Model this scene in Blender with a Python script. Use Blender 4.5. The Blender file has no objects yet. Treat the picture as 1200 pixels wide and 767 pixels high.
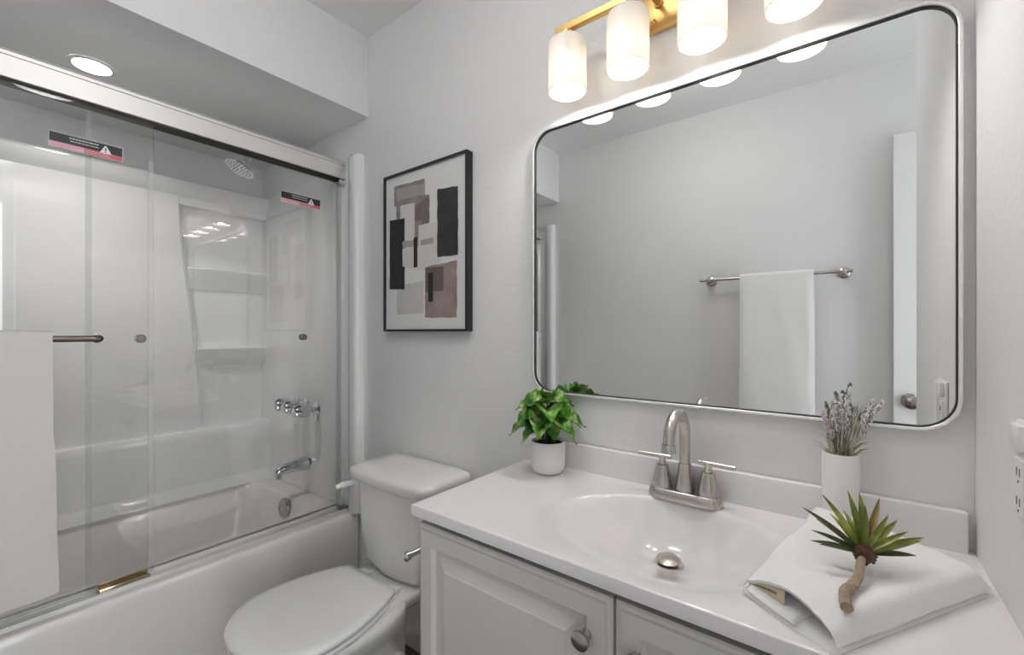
import bpy, bmesh, math, random
from mathutils import Vector, Matrix, noise
from math import sin, cos, pi, radians as RAD

SC = bpy.context.scene
COL = SC.collection
rnd = random.Random(7)

# ------------------------------------------------------------------ camera, world, light, exposure
F_PX, YAW, CAM_Y, CAM_Z = 513.8, RAD(37.455), -1.10, 1.20
cam_d = bpy.data.cameras.new('camera')
cam_d.sensor_width = 36.0
cam_d.lens = 36.0 * F_PX / 1200.0
cam_d.shift_y = 5.15 / 1200.0
cam_d.clip_start = 0.02
cam = bpy.data.objects.new('camera', cam_d)
cam.location = (0, CAM_Y, CAM_Z)
cam.rotation_euler = (pi / 2, 0, YAW)
COL.objects.link(cam)
SC.camera = cam

SC.view_settings.view_transform = 'Standard'
SC.view_settings.look = 'None'
SC.view_settings.gamma = 1.0
SC.view_settings.use_curve_mapping = False
SC.view_settings.exposure = -0.07
SC.cycles.use_denoising = True
SC.cycles.max_bounces = 12
SC.cycles.diffuse_bounces = 6
SC.cycles.glossy_bounces = 6
SC.cycles.transparent_max_bounces = 24
SC.cycles.caustics_reflective = False
SC.cycles.caustics_refractive = False
SC.cycles.sample_clamp_indirect = 8.0

W = bpy.data.worlds.new('world')
SC.world = W
W.use_nodes = True
W.node_tree.nodes['Background'].inputs['Color'].default_value = (0.93, 0.96, 1.0, 1)
W.node_tree.nodes['Background'].inputs['Strength'].default_value = 5.3

BULB_W = 2.8          # watts of each vanity bulb
CAN_W = 3.7           # recessed light over the tub
FILL_W = 9.7          # emission strength of the added fill drum, out of view


# ------------------------------------------------------------------ materials


def new_mat(name):
    m = bpy.data.materials.new(name)
    m.use_nodes = True
    return m, m.node_tree, m.node_tree.nodes['Principled BSDF']


def mat(name, col, rough=0.5, metal=0.0, spec=0.5, coat=0.0, bump=None, var=None, sub=0.0):
    """bump=(scale, strength, distance[, detail]); var=(scale, amount) mottles the colour."""
    m, nt, b = new_mat(name)
    b.inputs['Base Color'].default_value = (*col, 1)
    b.inputs['Roughness'].default_value = rough
    b.inputs['Metallic'].default_value = metal
    b.inputs['Specular IOR Level'].default_value = spec
    b.inputs['Coat Weight'].default_value = coat
    b.inputs['Coat Roughness'].default_value = 0.05
    if sub:
        b.inputs['Subsurface Weight'].default_value = sub
        b.inputs['Subsurface Radius'].default_value = (0.01, 0.01, 0.01)
    tc = nt.nodes.new('ShaderNodeTexCoord')
    if bump:
        n = nt.nodes.new('ShaderNodeTexNoise')
        n.inputs['Scale'].default_value = bump[0]
        n.inputs['Detail'].default_value = bump[3] if len(bump) > 3 else 3.0
        bp = nt.nodes.new('ShaderNodeBump')
        bp.inputs['Strength'].default_value = bump[1]
        bp.inputs['Distance'].default_value = bump[2]
        nt.links.new(tc.outputs['Object'], n.inputs['Vector'])
        nt.links.new(n.outputs['Fac'], bp.inputs['Height'])
        nt.links.new(bp.outputs['Normal'], b.inputs['Normal'])
    if var:
        n2 = nt.nodes.new('ShaderNodeTexNoise')
        n2.inputs['Scale'].default_value = var[0]
        n2.inputs['Detail'].default_value = 4
        mx = nt.nodes.new('ShaderNodeMix')
        mx.data_type = 'RGBA'
        mx.inputs['A'].default_value = (*[c * (1 - var[1]) for c in col], 1)
        mx.inputs['B'].default_value = (*[min(1, c * (1 + var[1])) for c in col], 1)
        nt.links.new(tc.outputs['Object'], n2.inputs['Vector'])
        nt.links.new(n2.outputs['Fac'], mx.inputs['Factor'])
        nt.links.new(mx.outputs['Result'], b.inputs['Base Color'])
    return m


def glass_mat(name, tint=(0.97, 0.985, 0.98), ior=1.5, rough=0.0, base=0.0):
    """thin sheet glass: see-through with fresnel reflection"""
    m, nt, b = new_mat(name)
    nt.nodes.remove(b)
    out = nt.nodes['Material Output']
    tr = nt.nodes.new('ShaderNodeBsdfTransparent')
    tr.inputs['Color'].default_value = (*tint, 1)
    gl = nt.nodes.new('ShaderNodeBsdfGlossy')
    gl.inputs['Roughness'].default_value = rough
    fr = nt.nodes.new('ShaderNodeFresnel')
    fr.inputs['IOR'].default_value = ior
    mx = nt.nodes.new('ShaderNodeMixShader')
    nt.links.new(fr.outputs['Fac'], mx.inputs['Fac'])
    nt.links.new(tr.outputs['BSDF'], mx.inputs[1])
    nt.links.new(gl.outputs['BSDF'], mx.inputs[2])
    nt.links.new(mx.outputs['Shader'], out.inputs['Surface'])
    return m


def clear_plastic(name, col, opacity):
    m, nt, b = new_mat(name)
    b.inputs['Base Color'].default_value = (*col, 1)
    b.inputs['Roughness'].default_value = 0.2
    b.inputs['Alpha'].default_value = opacity
    return m


def emit_mat(name, col, strength):
    m, nt, b = new_mat(name)
    b.inputs['Base Color'].default_value = (*col, 1)
    b.inputs['Emission Color'].default_value = (*col, 1)
    b.inputs['Emission Strength'].default_value = strength
    return m


def shade_mat():
    """white opal lamp glass: lets the bulb's light glow through"""
    m, nt, b = new_mat('opal_glass')
    nt.nodes.remove(b)
    out = nt.nodes['Material Output']
    df = nt.nodes.new('ShaderNodeBsdfDiffuse')
    df.inputs['Color'].default_value = (0.80, 0.79, 0.775, 1)
    tl = nt.nodes.new('ShaderNodeBsdfTranslucent')
    tl.inputs['Color'].default_value = (0.93, 0.865, 0.79, 1)
    mx = nt.nodes.new('ShaderNodeMixShader')
    mx.inputs['Fac'].default_value = 0.21
    gl = nt.nodes.new('ShaderNodeBsdfGlossy')
    gl.inputs['Roughness'].default_value = 0.12
    mx2 = nt.nodes.new('ShaderNodeMixShader')
    mx2.inputs['Fac'].default_value = 0.05
    nt.links.new(df.outputs[0], mx.inputs[1])
    nt.links.new(tl.outputs[0], mx.inputs[2])
    nt.links.new(mx.outputs[0], mx2.inputs[1])
    nt.links.new(gl.outputs[0], mx2.inputs[2])
    nt.links.new(mx2.outputs[0], out.inputs['Surface'])
    return m


def wood_floor():
    m, nt, b = new_mat('wood_plank_floor')
    tc = nt.nodes.new('ShaderNodeTexCoord')
    mp = nt.nodes.new('ShaderNodeMapping')
    mp.inputs['Scale'].default_value = (1, 6, 1)
    br = nt.nodes.new('ShaderNodeTexBrick')
    br.inputs['Scale'].default_value = 1.0
    br.inputs['Color1'].default_value = (0.17, 0.13, 0.105, 1)
    br.inputs['Color2'].default_value = (0.11, 0.085, 0.07, 1)
    br.inputs['Mortar'].default_value = (0.03, 0.024, 0.02, 1)
    br.inputs['Mortar Size'].default_value = 0.006
    br.inputs['Brick Width'].default_value = 1.1
    br.inputs['Row Height'].default_value = 0.8
    nz = nt.nodes.new('ShaderNodeTexNoise')
    nz.inputs['Scale'].default_value = 9
    nz.inputs['Detail'].default_value = 6
    mp2 = nt.nodes.new('ShaderNodeMapping')
    mp2.inputs['Scale'].default_value = (1, 14, 1)
    mx = nt.nodes.new('ShaderNodeMix')
    mx.data_type = 'RGBA'
    mx.blend_type = 'MULTIPLY'
    mx.inputs['Factor'].default_value = 0.6
    nt.links.new(tc.outputs['Object'], mp.inputs['Vector'])
    nt.links.new(tc.outputs['Object'], mp2.inputs['Vector'])
    nt.links.new(mp.outputs['Vector'], br.inputs['Vector'])
    nt.links.new(mp2.outputs['Vector'], nz.inputs['Vector'])
    nt.links.new(br.outputs['Color'], mx.inputs['A'])
    nt.links.new(nz.outputs['Color'], mx.inputs['B'])
    nt.links.new(mx.outputs['Result'], b.inputs['Base Color'])
    b.inputs['Roughness'].default_value = 0.4
    return m


def terry(name, col):
    m, nt, b = new_mat(name)
    b.inputs['Base Color'].default_value = (*col, 1)
    b.inputs['Roughness'].default_value = 0.95
    b.inputs['Specular IOR Level'].default_value = 0.1
    b.inputs['Sheen Weight'].default_value = 0.3
    tc = nt.nodes.new('ShaderNodeTexCoord')
    n = nt.nodes.new('ShaderNodeTexNoise')
    n.inputs['Scale'].default_value = 420
    n.inputs['Detail'].default_value = 2
    bp = nt.nodes.new('ShaderNodeBump')
    bp.inputs['Strength'].default_value = 0.55
    bp.inputs['Distance'].default_value = 0.002
    nt.links.new(tc.outputs['Object'], n.inputs['Vector'])
    nt.links.new(n.outputs['Fac'], bp.inputs['Height'])
    nt.links.new(bp.outputs['Normal'], b.inputs['Normal'])
    return m


def leaf_mat(name, ca, cb, cc, scale, lo, hi):
    """two-tone leaf: blotches of cb and streaks of cc over ca"""
    m, nt, b = new_mat(name)
    tc = nt.nodes.new('ShaderNodeTexCoord')
    n = nt.nodes.new('ShaderNodeTexNoise')
    n.inputs['Scale'].default_value = scale
    n.inputs['Detail'].default_value = 3
    r = nt.nodes.new('ShaderNodeValToRGB')
    e = r.color_ramp.elements
    e[0].position, e[0].color = lo, (*ca, 1)
    e[1].position, e[1].color = hi, (*cc, 1)
    k = r.color_ramp.elements.new((lo + hi) / 2)
    k.color = (*cb, 1)
    nt.links.new(tc.outputs['Object'], n.inputs['Vector'])
    nt.links.new(n.outputs['Fac'], r.inputs['Fac'])
    nt.links.new(r.outputs['Color'], b.inputs['Base Color'])
    b.inputs['Roughness'].default_value = 0.38
    b.inputs['Specular IOR Level'].default_value = 0.4
    return m


def brushed(name, col, rough, aniso=0.4):
    m = mat(name, col, rough, 1.0)
    return m


M = {}
M['wall'] = mat('wall_paint', (0.83, 0.83, 0.83), 0.62, spec=0.3, bump=(95, 0.2, 0.004, 2))
M['ceiling'] = mat('ceiling_paint', (0.87, 0.87, 0.865), 0.8, spec=0.2, bump=(95, 0.2, 0.003, 2))
M['trim'] = mat('trim_paint', (0.83, 0.83, 0.82), 0.35)
M['floor'] = wood_floor()
M['acrylic'] = mat('gloss_white_acrylic', (0.87, 0.87, 0.87), 0.1, coat=0.4)
M['tub'] = mat('tub_enamel', (0.84, 0.825, 0.805), 0.16, coat=0.3)
M['porcelain'] = mat('porcelain', (0.82, 0.815, 0.80), 0.1, coat=0.5)
M['seat'] = mat('seat_plastic', (0.83, 0.83, 0.825), 0.22)
M['marble'] = mat('cultured_marble', (0.82, 0.805, 0.805), 0.13, coat=0.2)
M['cabinet'] = mat('cabinet_paint', (0.71, 0.692, 0.672), 0.35)
M['dark'] = mat('dark_gap', (0.02, 0.02, 0.02), 0.8)
M['nickel'] = mat('brushed_nickel', (0.56, 0.525, 0.485), 0.26, 1.0)
M['nickel_dark'] = mat('aged_nickel', (0.33, 0.30, 0.265), 0.25, 1.0)
M['chrome'] = mat('chrome', (0.70, 0.71, 0.72), 0.07, 1.0)
M['chrome_dark'] = mat('worn_chrome', (0.50, 0.50, 0.50), 0.16, 1.0)
M['satin'] = mat('satin_aluminium', (0.80, 0.79, 0.77), 0.48, 0.75)
M['jamb'] = mat('pale_jamb', (0.74, 0.74, 0.735), 0.35, 0.2)
M['bronze'] = mat('dark_channel', (0.045, 0.040, 0.026), 0.55, 0.1, spec=0.2)
M['brass'] = mat('brushed_brass', (0.72, 0.47, 0.18), 0.40, 1.0)
M['glass'] = glass_mat('door_glass', (0.994, 0.995, 0.994), 1.68)
M['glass_edge'] = clear_plastic('glass_edge', (0.62, 0.64, 0.635), 0.35)
M['seal'] = clear_plastic('clear_seal', (0.93, 0.93, 0.93), 0.16)
M['mirror'] = mat('mirror_silver', (0.90, 0.905, 0.90), 0.0, 1.0)
M['frame_white'] = mat('mirror_frame_metal', (0.92, 0.92, 0.92), 0.26, 0.55)
M['black'] = mat('black_frame_and_shade', (0.012, 0.012, 0.012), 0.4)
M['opal'] = shade_mat()
M['bulb'] = emit_mat('lit_bulb', (1.0, 0.945, 0.88), 14.0)
M['lens'] = emit_mat('lit_lens', (1.0, 0.98, 0.95), 9.0)
M['terry'] = terry('white_terry', (0.90, 0.895, 0.89))
M['terry_warm'] = terry('warm_white_terry', (0.75, 0.735, 0.715))
M['tag'] = mat('towel_tag', (0.62, 0.52, 0.38), 0.6)
M['tag_text'] = mat('tag_print', (0.12, 0.08, 0.05), 0.7)
M['ceramic'] = mat('matte_white_ceramic', (0.84, 0.835, 0.83), 0.45)
M['soil'] = mat('dark_soil', (0.02, 0.016, 0.013), 0.95, bump=(160, 1.0, 0.01))
M['leaf'] = leaf_mat('pothos_leaf', (0.03, 0.12, 0.018), (0.09, 0.27, 0.035), (0.45, 0.58, 0.24), 30, 0.36, 0.68)
M['leaf2'] = leaf_mat('pothos_leaf_light', (0.05, 0.19, 0.02), (0.17, 0.40, 0.05), (0.70, 0.76, 0.48), 36, 0.36, 0.66)
M['stem'] = mat('dark_stem', (0.035, 0.05, 0.02), 0.6)
M['spiky'] = leaf_mat('spiky_leaf', (0.09, 0.12, 0.02), (0.21, 0.25, 0.035), (0.50, 0.50, 0.14), 24, 0.34, 0.70)
M['spiky_red'] = leaf_mat('spiky_leaf_tip', (0.17, 0.035, 0.025), (0.22, 0.15, 0.03), (0.26, 0.32, 0.04), 20, 0.3, 0.7)
M['spiky_dark'] = mat('dark_green_leaf', (0.07, 0.09, 0.028), 0.5, var=(30, 0.4))
M['bark'] = mat('pale_bark', (0.36, 0.275, 0.20), 0.85, bump=(140, 0.9, 0.006), var=(60, 0.4))
M['husk'] = mat('brown_husk', (0.085, 0.04, 0.025), 0.8, var=(80, 0.4))
M['lav_flower'] = mat('dusty_lavender', (0.68, 0.64, 0.66), 0.85, var=(110, 0.5))
M['lav_white'] = mat('pale_bud', (0.80, 0.79, 0.79), 0.8)
M['lav_dark'] = mat('grey_bud', (0.27, 0.26, 0.27), 0.8)
M['lav_pink'] = mat('pink_bud', (0.60, 0.42, 0.50), 0.8)
M['lav_leaf'] = mat('grey_green_leaf', (0.56, 0.54, 0.42), 0.7, var=(50, 0.35))
M['lav_leaf_d'] = mat('dark_grey_green_leaf', (0.22, 0.215, 0.15), 0.7, var=(50, 0.3))
M['sticker_black'] = mat('sticker_black', (0.025, 0.025, 0.027), 0.4)
M['sticker_red'] = mat('sticker_red', (0.62, 0.13, 0.16), 0.4)
M['sticker_pink'] = mat('sticker_pink', (0.78, 0.42, 0.47), 0.4)
M['sticker_white'] = mat('sticker_white', (0.85, 0.85, 0.85), 0.4)
M['plate'] = mat('white_plastic', (0.85, 0.85, 0.845), 0.3)
M['slot'] = mat('socket_slot', (0.10, 0.095, 0.09), 0.6)
M['paper'] = mat('art_paper', (0.78, 0.78, 0.77), 0.8)
M['art_black'] = mat('art_black', (0.022, 0.022, 0.025), 0.7, var=(40, 0.5))
M['art_black2'] = mat('art_soft_black', (0.035, 0.035, 0.04), 0.7, var=(25, 0.6))
M['art_mauve'] = mat('art_mauve', (0.30, 0.255, 0.25), 0.8, var=(22, 0.45))
M['art_mauve2'] = mat('art_dark_mauve', (0.20, 0.165, 0.16), 0.8, var=(22, 0.4))
M['art_brown'] = mat('art_brown', (0.33, 0.25, 0.23), 0.8, var=(18, 0.4))
M['art_brown2'] = mat('art_dark_brown', (0.16, 0.12, 0.115), 0.8, var=(25, 0.3))
M['art_cream'] = mat('art_cream', (0.70, 0.68, 0.655), 0.8, var=(15, 0.08))
M['art_grey'] = mat('art_grey', (0.60, 0.595, 0.585), 0.8, var=(15, 0.12))
M['art_band'] = mat('art_mid_grey', (0.40, 0.38, 0.37), 0.8, var=(15, 0.2))

# ------------------------------------------------------------------ mesh building


class MB:
    """collects shapes, then links them as ONE mesh object"""

    def __init__(self):
        self.bm = bmesh.new()
        self.mats = []
        self.mi = 0

    def use(self, m):
        if m not in self.mats:
            self.mats.append(m)
        self.mi = self.mats.index(m)
        return self

    def _mark(self, faces):
        for f in faces:
            f.material_index = self.mi

    def box(self, x0, x1, y0, y1, z0, z1, bev=0.0, seg=2, mtx=None):
        vs = [self.bm.verts.new(p) for p in ((x0, y0, z0), (x1, y0, z0), (x1, y1, z0), (x0, y1, z0),
                                             (x0, y0, z1), (x1, y0, z1), (x1, y1, z1), (x0, y1, z1))]
        fs = [self.bm.faces.new([vs[i] for i in q]) for q in
              ((3, 2, 1, 0), (4, 5, 6, 7), (0, 1, 5, 4), (1, 2, 6, 5), (2, 3, 7, 6), (3, 0, 4, 7))]
        self._mark(fs)
        if bev:
            es = list({e for f in fs for e in f.edges})
            r = bmesh.ops.bevel(self.bm, geom=es, offset=bev, segments=seg, profile=0.5, affect='EDGES')
            self._mark(r['faces'])
            vs = list({v for f in r['faces'] for v in f.verts} | {v for v in vs if v.is_valid})
        if mtx is not None:
            bmesh.ops.transform(self.bm, matrix=mtx, verts=[v for v in vs if v.is_valid])
        return self

    def loft(self, rings, close_u=True, cap0=True, cap1=True):
        rows = [[self.bm.verts.new(p) for p in r] for r in rings]
        n = len(rows[0])
        fs = []
        for a, b in zip(rows[:-1], rows[1:]):
            for i in range(n if close_u else n - 1):
                j = (i + 1) % n
                try:
                    fs.append(self.bm.faces.new((a[i], a[j], b[j], b[i])))
                except ValueError:
                    pass
        if cap0:
            fs.append(self.bm.faces.new(list(reversed(rows[0]))))
        if cap1:
            fs.append(self.bm.faces.new(rows[-1]))
        self._mark(fs)
        return self

    def lathe(self, prof, origin=(0, 0, 0), axis=(0, 0, 1), seg=32, cap0=True, cap1=True):
        """prof: list of (radius, height along the axis)"""
        q = Vector((0, 0, 1)).rotation_difference(Vector(axis).normalized()).to_matrix()
        o = Vector(origin)
        rings = []
        for r, h in prof:
            rings.append([o + q @ Vector((r * cos(2 * pi * k / seg), r * sin(2 * pi * k / seg), h)) for k in range(seg)])
        return self.loft(rings, True, cap0, cap1)

    def tube(self, pts, rad, seg=12, cap=True):
        pts = [Vector(p) for p in pts]
        rs = rad if isinstance(rad, (list, tuple)) else [rad] * len(pts)
        rings = []
        t0 = (pts[1] - pts[0]).normalized()
        up = Vector((0, 0, 1)) if abs(t0.z) < 0.9 else Vector((1, 0, 0))
        nrm = (up - t0 * up.dot(t0)).normalized()
        for i, p in enumerate(pts):
            if i == 0:
                t = t0
            elif i == len(pts) - 1:
                t = (pts[i] - pts[i - 1]).normalized()
            else:
                t = ((pts[i + 1] - p).normalized() + (p - pts[i - 1]).normalized()).normalized()
            nrm = (nrm - t * nrm.dot(t)).normalized()
            b = t.cross(nrm)
            rings.append([p + (nrm * cos(2 * pi * k / seg) + b * sin(2 * pi * k / seg)) * rs[i] for k in range(seg)])
        return self.loft(rings, True, cap, cap)

    def prism(self, poly, axis, a, b):
        """poly in the two other axes (in x,y,z order); extruded along axis from a to b"""
        def pt(u, v, w):
            return {'x': (w, u, v), 'y': (u, w, v), 'z': (u, v, w)}[axis]
        return self.loft([[pt(u, v, a) for u, v in poly], [pt(u, v, b) for u, v in poly]])

    def grid(self, fn, nu, nv):
        rows = [[self.bm.verts.new(fn(i / nu, j / nv)) for j in range(nv + 1)] for i in range(nu + 1)]
        fs = []
        for i in range(nu):
            for j in range(nv):
                fs.append(self.bm.faces.new((rows[i][j], rows[i + 1][j], rows[i + 1][j + 1], rows[i][j + 1])))
        self._mark(fs)
        return rows

    def poly(self, pts):
        f = self.bm.faces.new([self.bm.verts.new(p) for p in pts])
        self._mark([f])
        return self

    def sphere(self, c, r, sc=(1, 1, 1), u=10, v=6):
        r_ = bmesh.ops.create_uvsphere(self.bm, u_segments=u, v_segments=v, radius=r,
                                       matrix=Matrix.Translation(c) @ Matrix.Diagonal((*sc, 1)))
        self._mark({f for vv in r_['verts'] for f in vv.link_faces})
        return self

    def build(self, name, m=None, parent=None, angle=35, subsurf=0, solid=0.0):
        if m is not None:
            self.mats = [m]
            for f in self.bm.faces:
                f.material_index = 0
        bmesh.ops.recalc_face_normals(self.bm, faces=self.bm.faces)
        me = bpy.data.meshes.new(name)
        self.bm.to_mesh(me)
        self.bm.free()
        for mm in self.mats:
            me.materials.append(mm)
        for p in me.polygons:
            p.use_smooth = True
        me.set_sharp_from_angle(angle=RAD(angle))
        o = bpy.data.objects.new(name, me)
        COL.objects.link(o)
        if parent is not None:
            o.parent = parent
            o.matrix_parent_inverse = Matrix.Translation(-Vector(parent.location))
        if solid:
            s = o.modifiers.new('thickness', 'SOLIDIFY')
            s.thickness = solid
            s.offset = 0
        if subsurf:
            s = o.modifiers.new('smooth', 'SUBSURF')
            s.levels = s.render_levels = subsurf
        return o


def tag(o, label, cat, group=None):
    o['label'] = label
    o['category'] = cat
    if group:
        o['group'] = group
    return o


def thing(name, loc, label, cat, group=None):
    o = bpy.data.objects.new(name, None)
    o.empty_display_size = 0.05
    o.location = loc
    COL.objects.link(o)
    return tag(o, label, cat, group)


def struct(o):
    o['kind'] = 'structure'
    return o


def rrect(x0, x1, y0, y1, r, z, n=6):
    """rounded rectangle ring, 4*(n+1) points, counter-clockwise"""
    r = min(r, (x1 - x0) / 2 - 1e-4, (y1 - y0) / 2 - 1e-4)
    pts = []
    for cx, cy, a0 in ((x1 - r, y1 - r, 0), (x0 + r, y1 - r, 90), (x0 + r, y0 + r, 180), (x1 - r, y0 + r, 270)):
        for k in range(n + 1):
            a = RAD(a0 + 90 * k / n)
            pts.append((cx + r * cos(a), cy + r * sin(a), z))
    return pts


def smooth(t):
    t = max(0.0, min(1.0, t))
    return t * t * (3 - 2 * t)


def bez(p0, p1, p2, p3, n):
    out = []
    for k in range(n + 1):
        t = k / n
        out.append(Vector(p0) * (1 - t) ** 3 + Vector(p1) * 3 * t * (1 - t) ** 2 + Vector(p2) * 3 * t * t * (1 - t) + Vector(p3) * t ** 3)
    return out


# ------------------------------------------------------------------ the room
XL, XR, YB, YF, ZC = -2.60, 0.176, 0.0, -1.558, 2.44      # left wall, right wall, mirror wall, opposite wall, ceiling
XE = 1.00                                                  # entrance wall
YN = -0.843                                                # end of the right wall

struct(MB().box(XL - .1, XE + 1.0, YF - .1, YB + .1, -.08, 0).build('floor', M['floor']))
struct(MB().box(XL - .1, XE + .1, YF - .1, YB + .1, ZC, ZC + .08).build('ceiling', M['ceiling']))
struct(MB().box(XL - .1, XE + .1, YB, YB + .1, 0, ZC).build('wall_back', M['wall']))
struct(MB().box(XL - .1, XE + .1, YF - .1, YF, 0, ZC).build('wall_front', M['wall']))
struct(MB().box(XL - .1, XL, YF, YB, 0, ZC).build('wall_left', M['wall']))
struct(MB().box(XR, XR + .12, YN, YB, 0, ZC, 0.004, 2).build('wall_right', M['wall']))
# entrance side: a wall with the doorway in it
w = MB()
w.box(XE, XE + .1, YN, YB, 0, ZC)
w.box(XE, XE + .1, YF, YN, 2.08, ZC)
struct(w.build('wall_entrance', M['wall']))
# soffit over the tub
struct(MB().box(XL, -1.605, YF, YB, 2.104, ZC, 0.003, 2).build('ceiling_soffit', M['wall']))
struct(MB().box(-1.655, -0.77, -.012, YB, 0, .075, 0.004, 2).build('baseboard_back', M['trim']))
struct(MB().box(-1.655, .15, YF, YF + .012, 0, .075, 0.004, 2).build('baseboard_front', M['trim']))

# entrance door, swung open so that it rests along the opposite wall
door = MB()
dx0, dx1, dy0, dy1, dz1 = 0.160, 0.925, -1.520, -1.485, 2.071
door.box(dx0, dx1, dy0, dy1, .012, dz1, 0.002, 1)
for (a, b, c, d) in ((.27, .52, .25, .95), (.57, .82, .25, .95), (.27, .52, 1.1, 1.9), (.57, .82, 1.1, 1.9)):
    door.box(a, b, dy1 - .001, dy1 + .004, c, d, 0.004, 2)
door = struct(door.build('door_1', M['trim']))
kb = MB()
kb.lathe([(.031, 0), (.032, .006), (.026, .012), (.013, .014), (.011, .03), (.018, .036), (.027, .048), (.030, .060), (.026, .072), (.014, .079), (.004, .081)],
         (.215, dy1, .90), (0, 1, 0), 28)
kb = kb.build('door_knob', M['nickel_dark'], door)
kb['label'] = 'round aged nickel door knob'
hg = MB()
for z in (.25, 1.1, 1.85):
    hg.tube([(dx1 + .006, dy1 - .004, z - .045), (dx1 + .006, dy1 - .004, z + .045)], .006, 10)
hg.build('hinge', M['nickel_dark'], door)

# ------------------------------------------------------------------ bathtub
TY0, TY1 = -1.556, -0.002
RIM = 0.435
tub = thing('bathtub', (-2.08, -.78, 0), 'glossy white alcove bathtub with plain apron under the glass doors', 'bathtub')
b = MB()
n = 8
rings = []
X0, X1 = -2.53, -1.664


def shell(off, z, r=0.012):
    return rrect(X0, X1 - off, TY0, TY1, r, z, n)


rings += [shell(.006, 0.0), shell(.006, .06), shell(.002, .33), shell(0, .400), shell(.001, .418), shell(.004, .428), shell(.009, .4335), shell(.016, RIM)]
ix0, ix1, iy0, iy1 = -2.43, -1.80, -1.43, -.105
rings += [rrect(ix0 - .01, ix1 + .01, iy0 - .01, iy1 + .01, .10, RIM, n),
          rrect(ix0, ix1, iy0, iy1, .10, RIM - .004, n),
          rrect(ix0 + .012, ix1 - .010, iy0 + .016, iy1 - .010, .10, RIM - .02, n),
          rrect(ix0 + .045, ix1 - .03, iy0 + .10, iy1 - .035, .11, .28, n),
          rrect(ix0 + .075, ix1 - .055, iy0 + .20, iy1 - .060, .12, .15, n),
          rrect(ix0 + .11, ix1 - .09, iy0 + .27, iy1 - .095, .13, .105, n),
          rrect(ix0 + .19, ix1 - .17, iy0 + .36, iy1 - .17, .12, .095, n)]
b.loft(rings, True, True, True)
b.build('tub_shell', M['tub'], tub, 60)
b = MB()
b.lathe([(.043, -.004), (.043, .004), (.040, .009), (.029, .011), (.027, .009), (.004, .009)], (-2.075, iy1 - .022, .385), (0, -1, .12), 30)
b.lathe([(.006, .007), (.006, .012), (.002, .013)], (-2.075, iy1 - .022, .385), (0, -1, .12), 12)
o = b.build('overflow_plate', M['chrome_dark'], tub)
o['label'] = 'round chrome overflow plate'
b = MB()
b.lathe([(.034, .0), (.034, .004), (.026, .007), (.004, .007)], (-2.1, iy1 - .24, .0955), (0, 0, 1), 26)
b.build('drain', M['chrome'], tub)

# ------------------------------------------------------------------ shower surround
sur = thing('shower_surround', (-2.1, -.78, .44), 'glossy white moulded shower surround with corner shelves above the bathtub', 'shower surround')
XS = -2.48                       # face of the back panel
STOP = 1.915                     # top of the surround
TB = RIM + .0002


def end_panel(name, yw, yf, sgn):
    """wall panel with a bullnose front edge; yw = wall, yf = face, sgn = direction into the alcove"""
    p = MB()
    p.box(-2.56, -1.70, min(yw, yf), max(yw, yf), TB, STOP, .006, 2)
    # front return: half-round bead
    poly = []
    for k in range(9):
        a = pi * k / 8
        poly.append((-1.668 + .033 * cos(a), yf - sgn * .002 + sgn * .017 * sin(a)))
    poly += [(-1.701, yw), (-1.635, yw)]
    p.loft([[(x, y, z) for x, y in poly] for z in (TB, .9, 1.5, 1.94)] +
           [[(-1.668 + (x + 1.668) * .9, yw + (y - yw) * .8, 1.952) for x, y in poly]])
    return p.build(name, M['acrylic'], sur)


end_panel('end_panel', YB - .0005, -.030, -1)
end_panel('end_panel', YF + .0005, -1.528, 1)

b = MB()
# upper back panel with the niche at the faucet end
NY0 = -.405                      # left side of niche at its top
xb = -2.585
# main field: lofted along z so that the niche edge can sweep
zs = [RIM + .004 + (STOP - .14 - RIM) * k / 24 for k in range(25)]


def niche_edge(z):
    t = (z - .735) / (1.86 - .735)
    t = max(0, min(1, t))
    return -.325 - .085 * smooth(t)


LEDGE = .735
rings = []
for k in range(25):
    z = LEDGE - .01 + (1.835 - LEDGE + .01) * k / 24
    e = niche_edge(z)
    rings.append([(xb, -1.5288, z), (XS, -1.5288, z), (XS, e - .03, z), (XS - .003, e - .012, z), (XS - .014, e - .002, z), (XS - .035, e + .008, z), (XS - .07, e + .022, z), (xb, e + .03, z)])
b.loft(rings)
# rounded top rail all along the back
poly = [(xb, 1.80)]
for k in range(7):
    t = k / 6
    poly.append((XS - .006 + .0 * t, 1.80 + .035 * t))
poly += [(XS + .004, 1.845), (XS + .016, 1.862), (XS + .024, 1.885), (XS + .022, 1.905), (XS + .010, STOP), (xb, STOP)]
b.loft([[(x, y, z) for x, z in poly] for y in (-1.5288, -.9, -.4, -.0292)])
# niche back wall
b.box(xb, XS - .065, -.42, -.0292, LEDGE - .01, 1.81)
# lower panel with its ledge
poly = [(xb, TB), (-2.435, TB), (-2.436, .70), (-2.440, .722), (-2.450, .733), (-2.465, LEDGE), (xb, LEDGE)]
b.loft([[(x, y, z) for x, z in poly] for y in (-1.5288, -.0292)])
# cove strip where the panel meets the tub deck
poly = [(-2.436, TB), (-2.412, TB), (-2.420, .452), (-2.430, .468), (-2.4365, .49)]
b.loft([[(x, y, z) for x, z in poly] for y in (-1.5288, -.0292)])
b.build('back_panel', M['acrylic'], sur)


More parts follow.
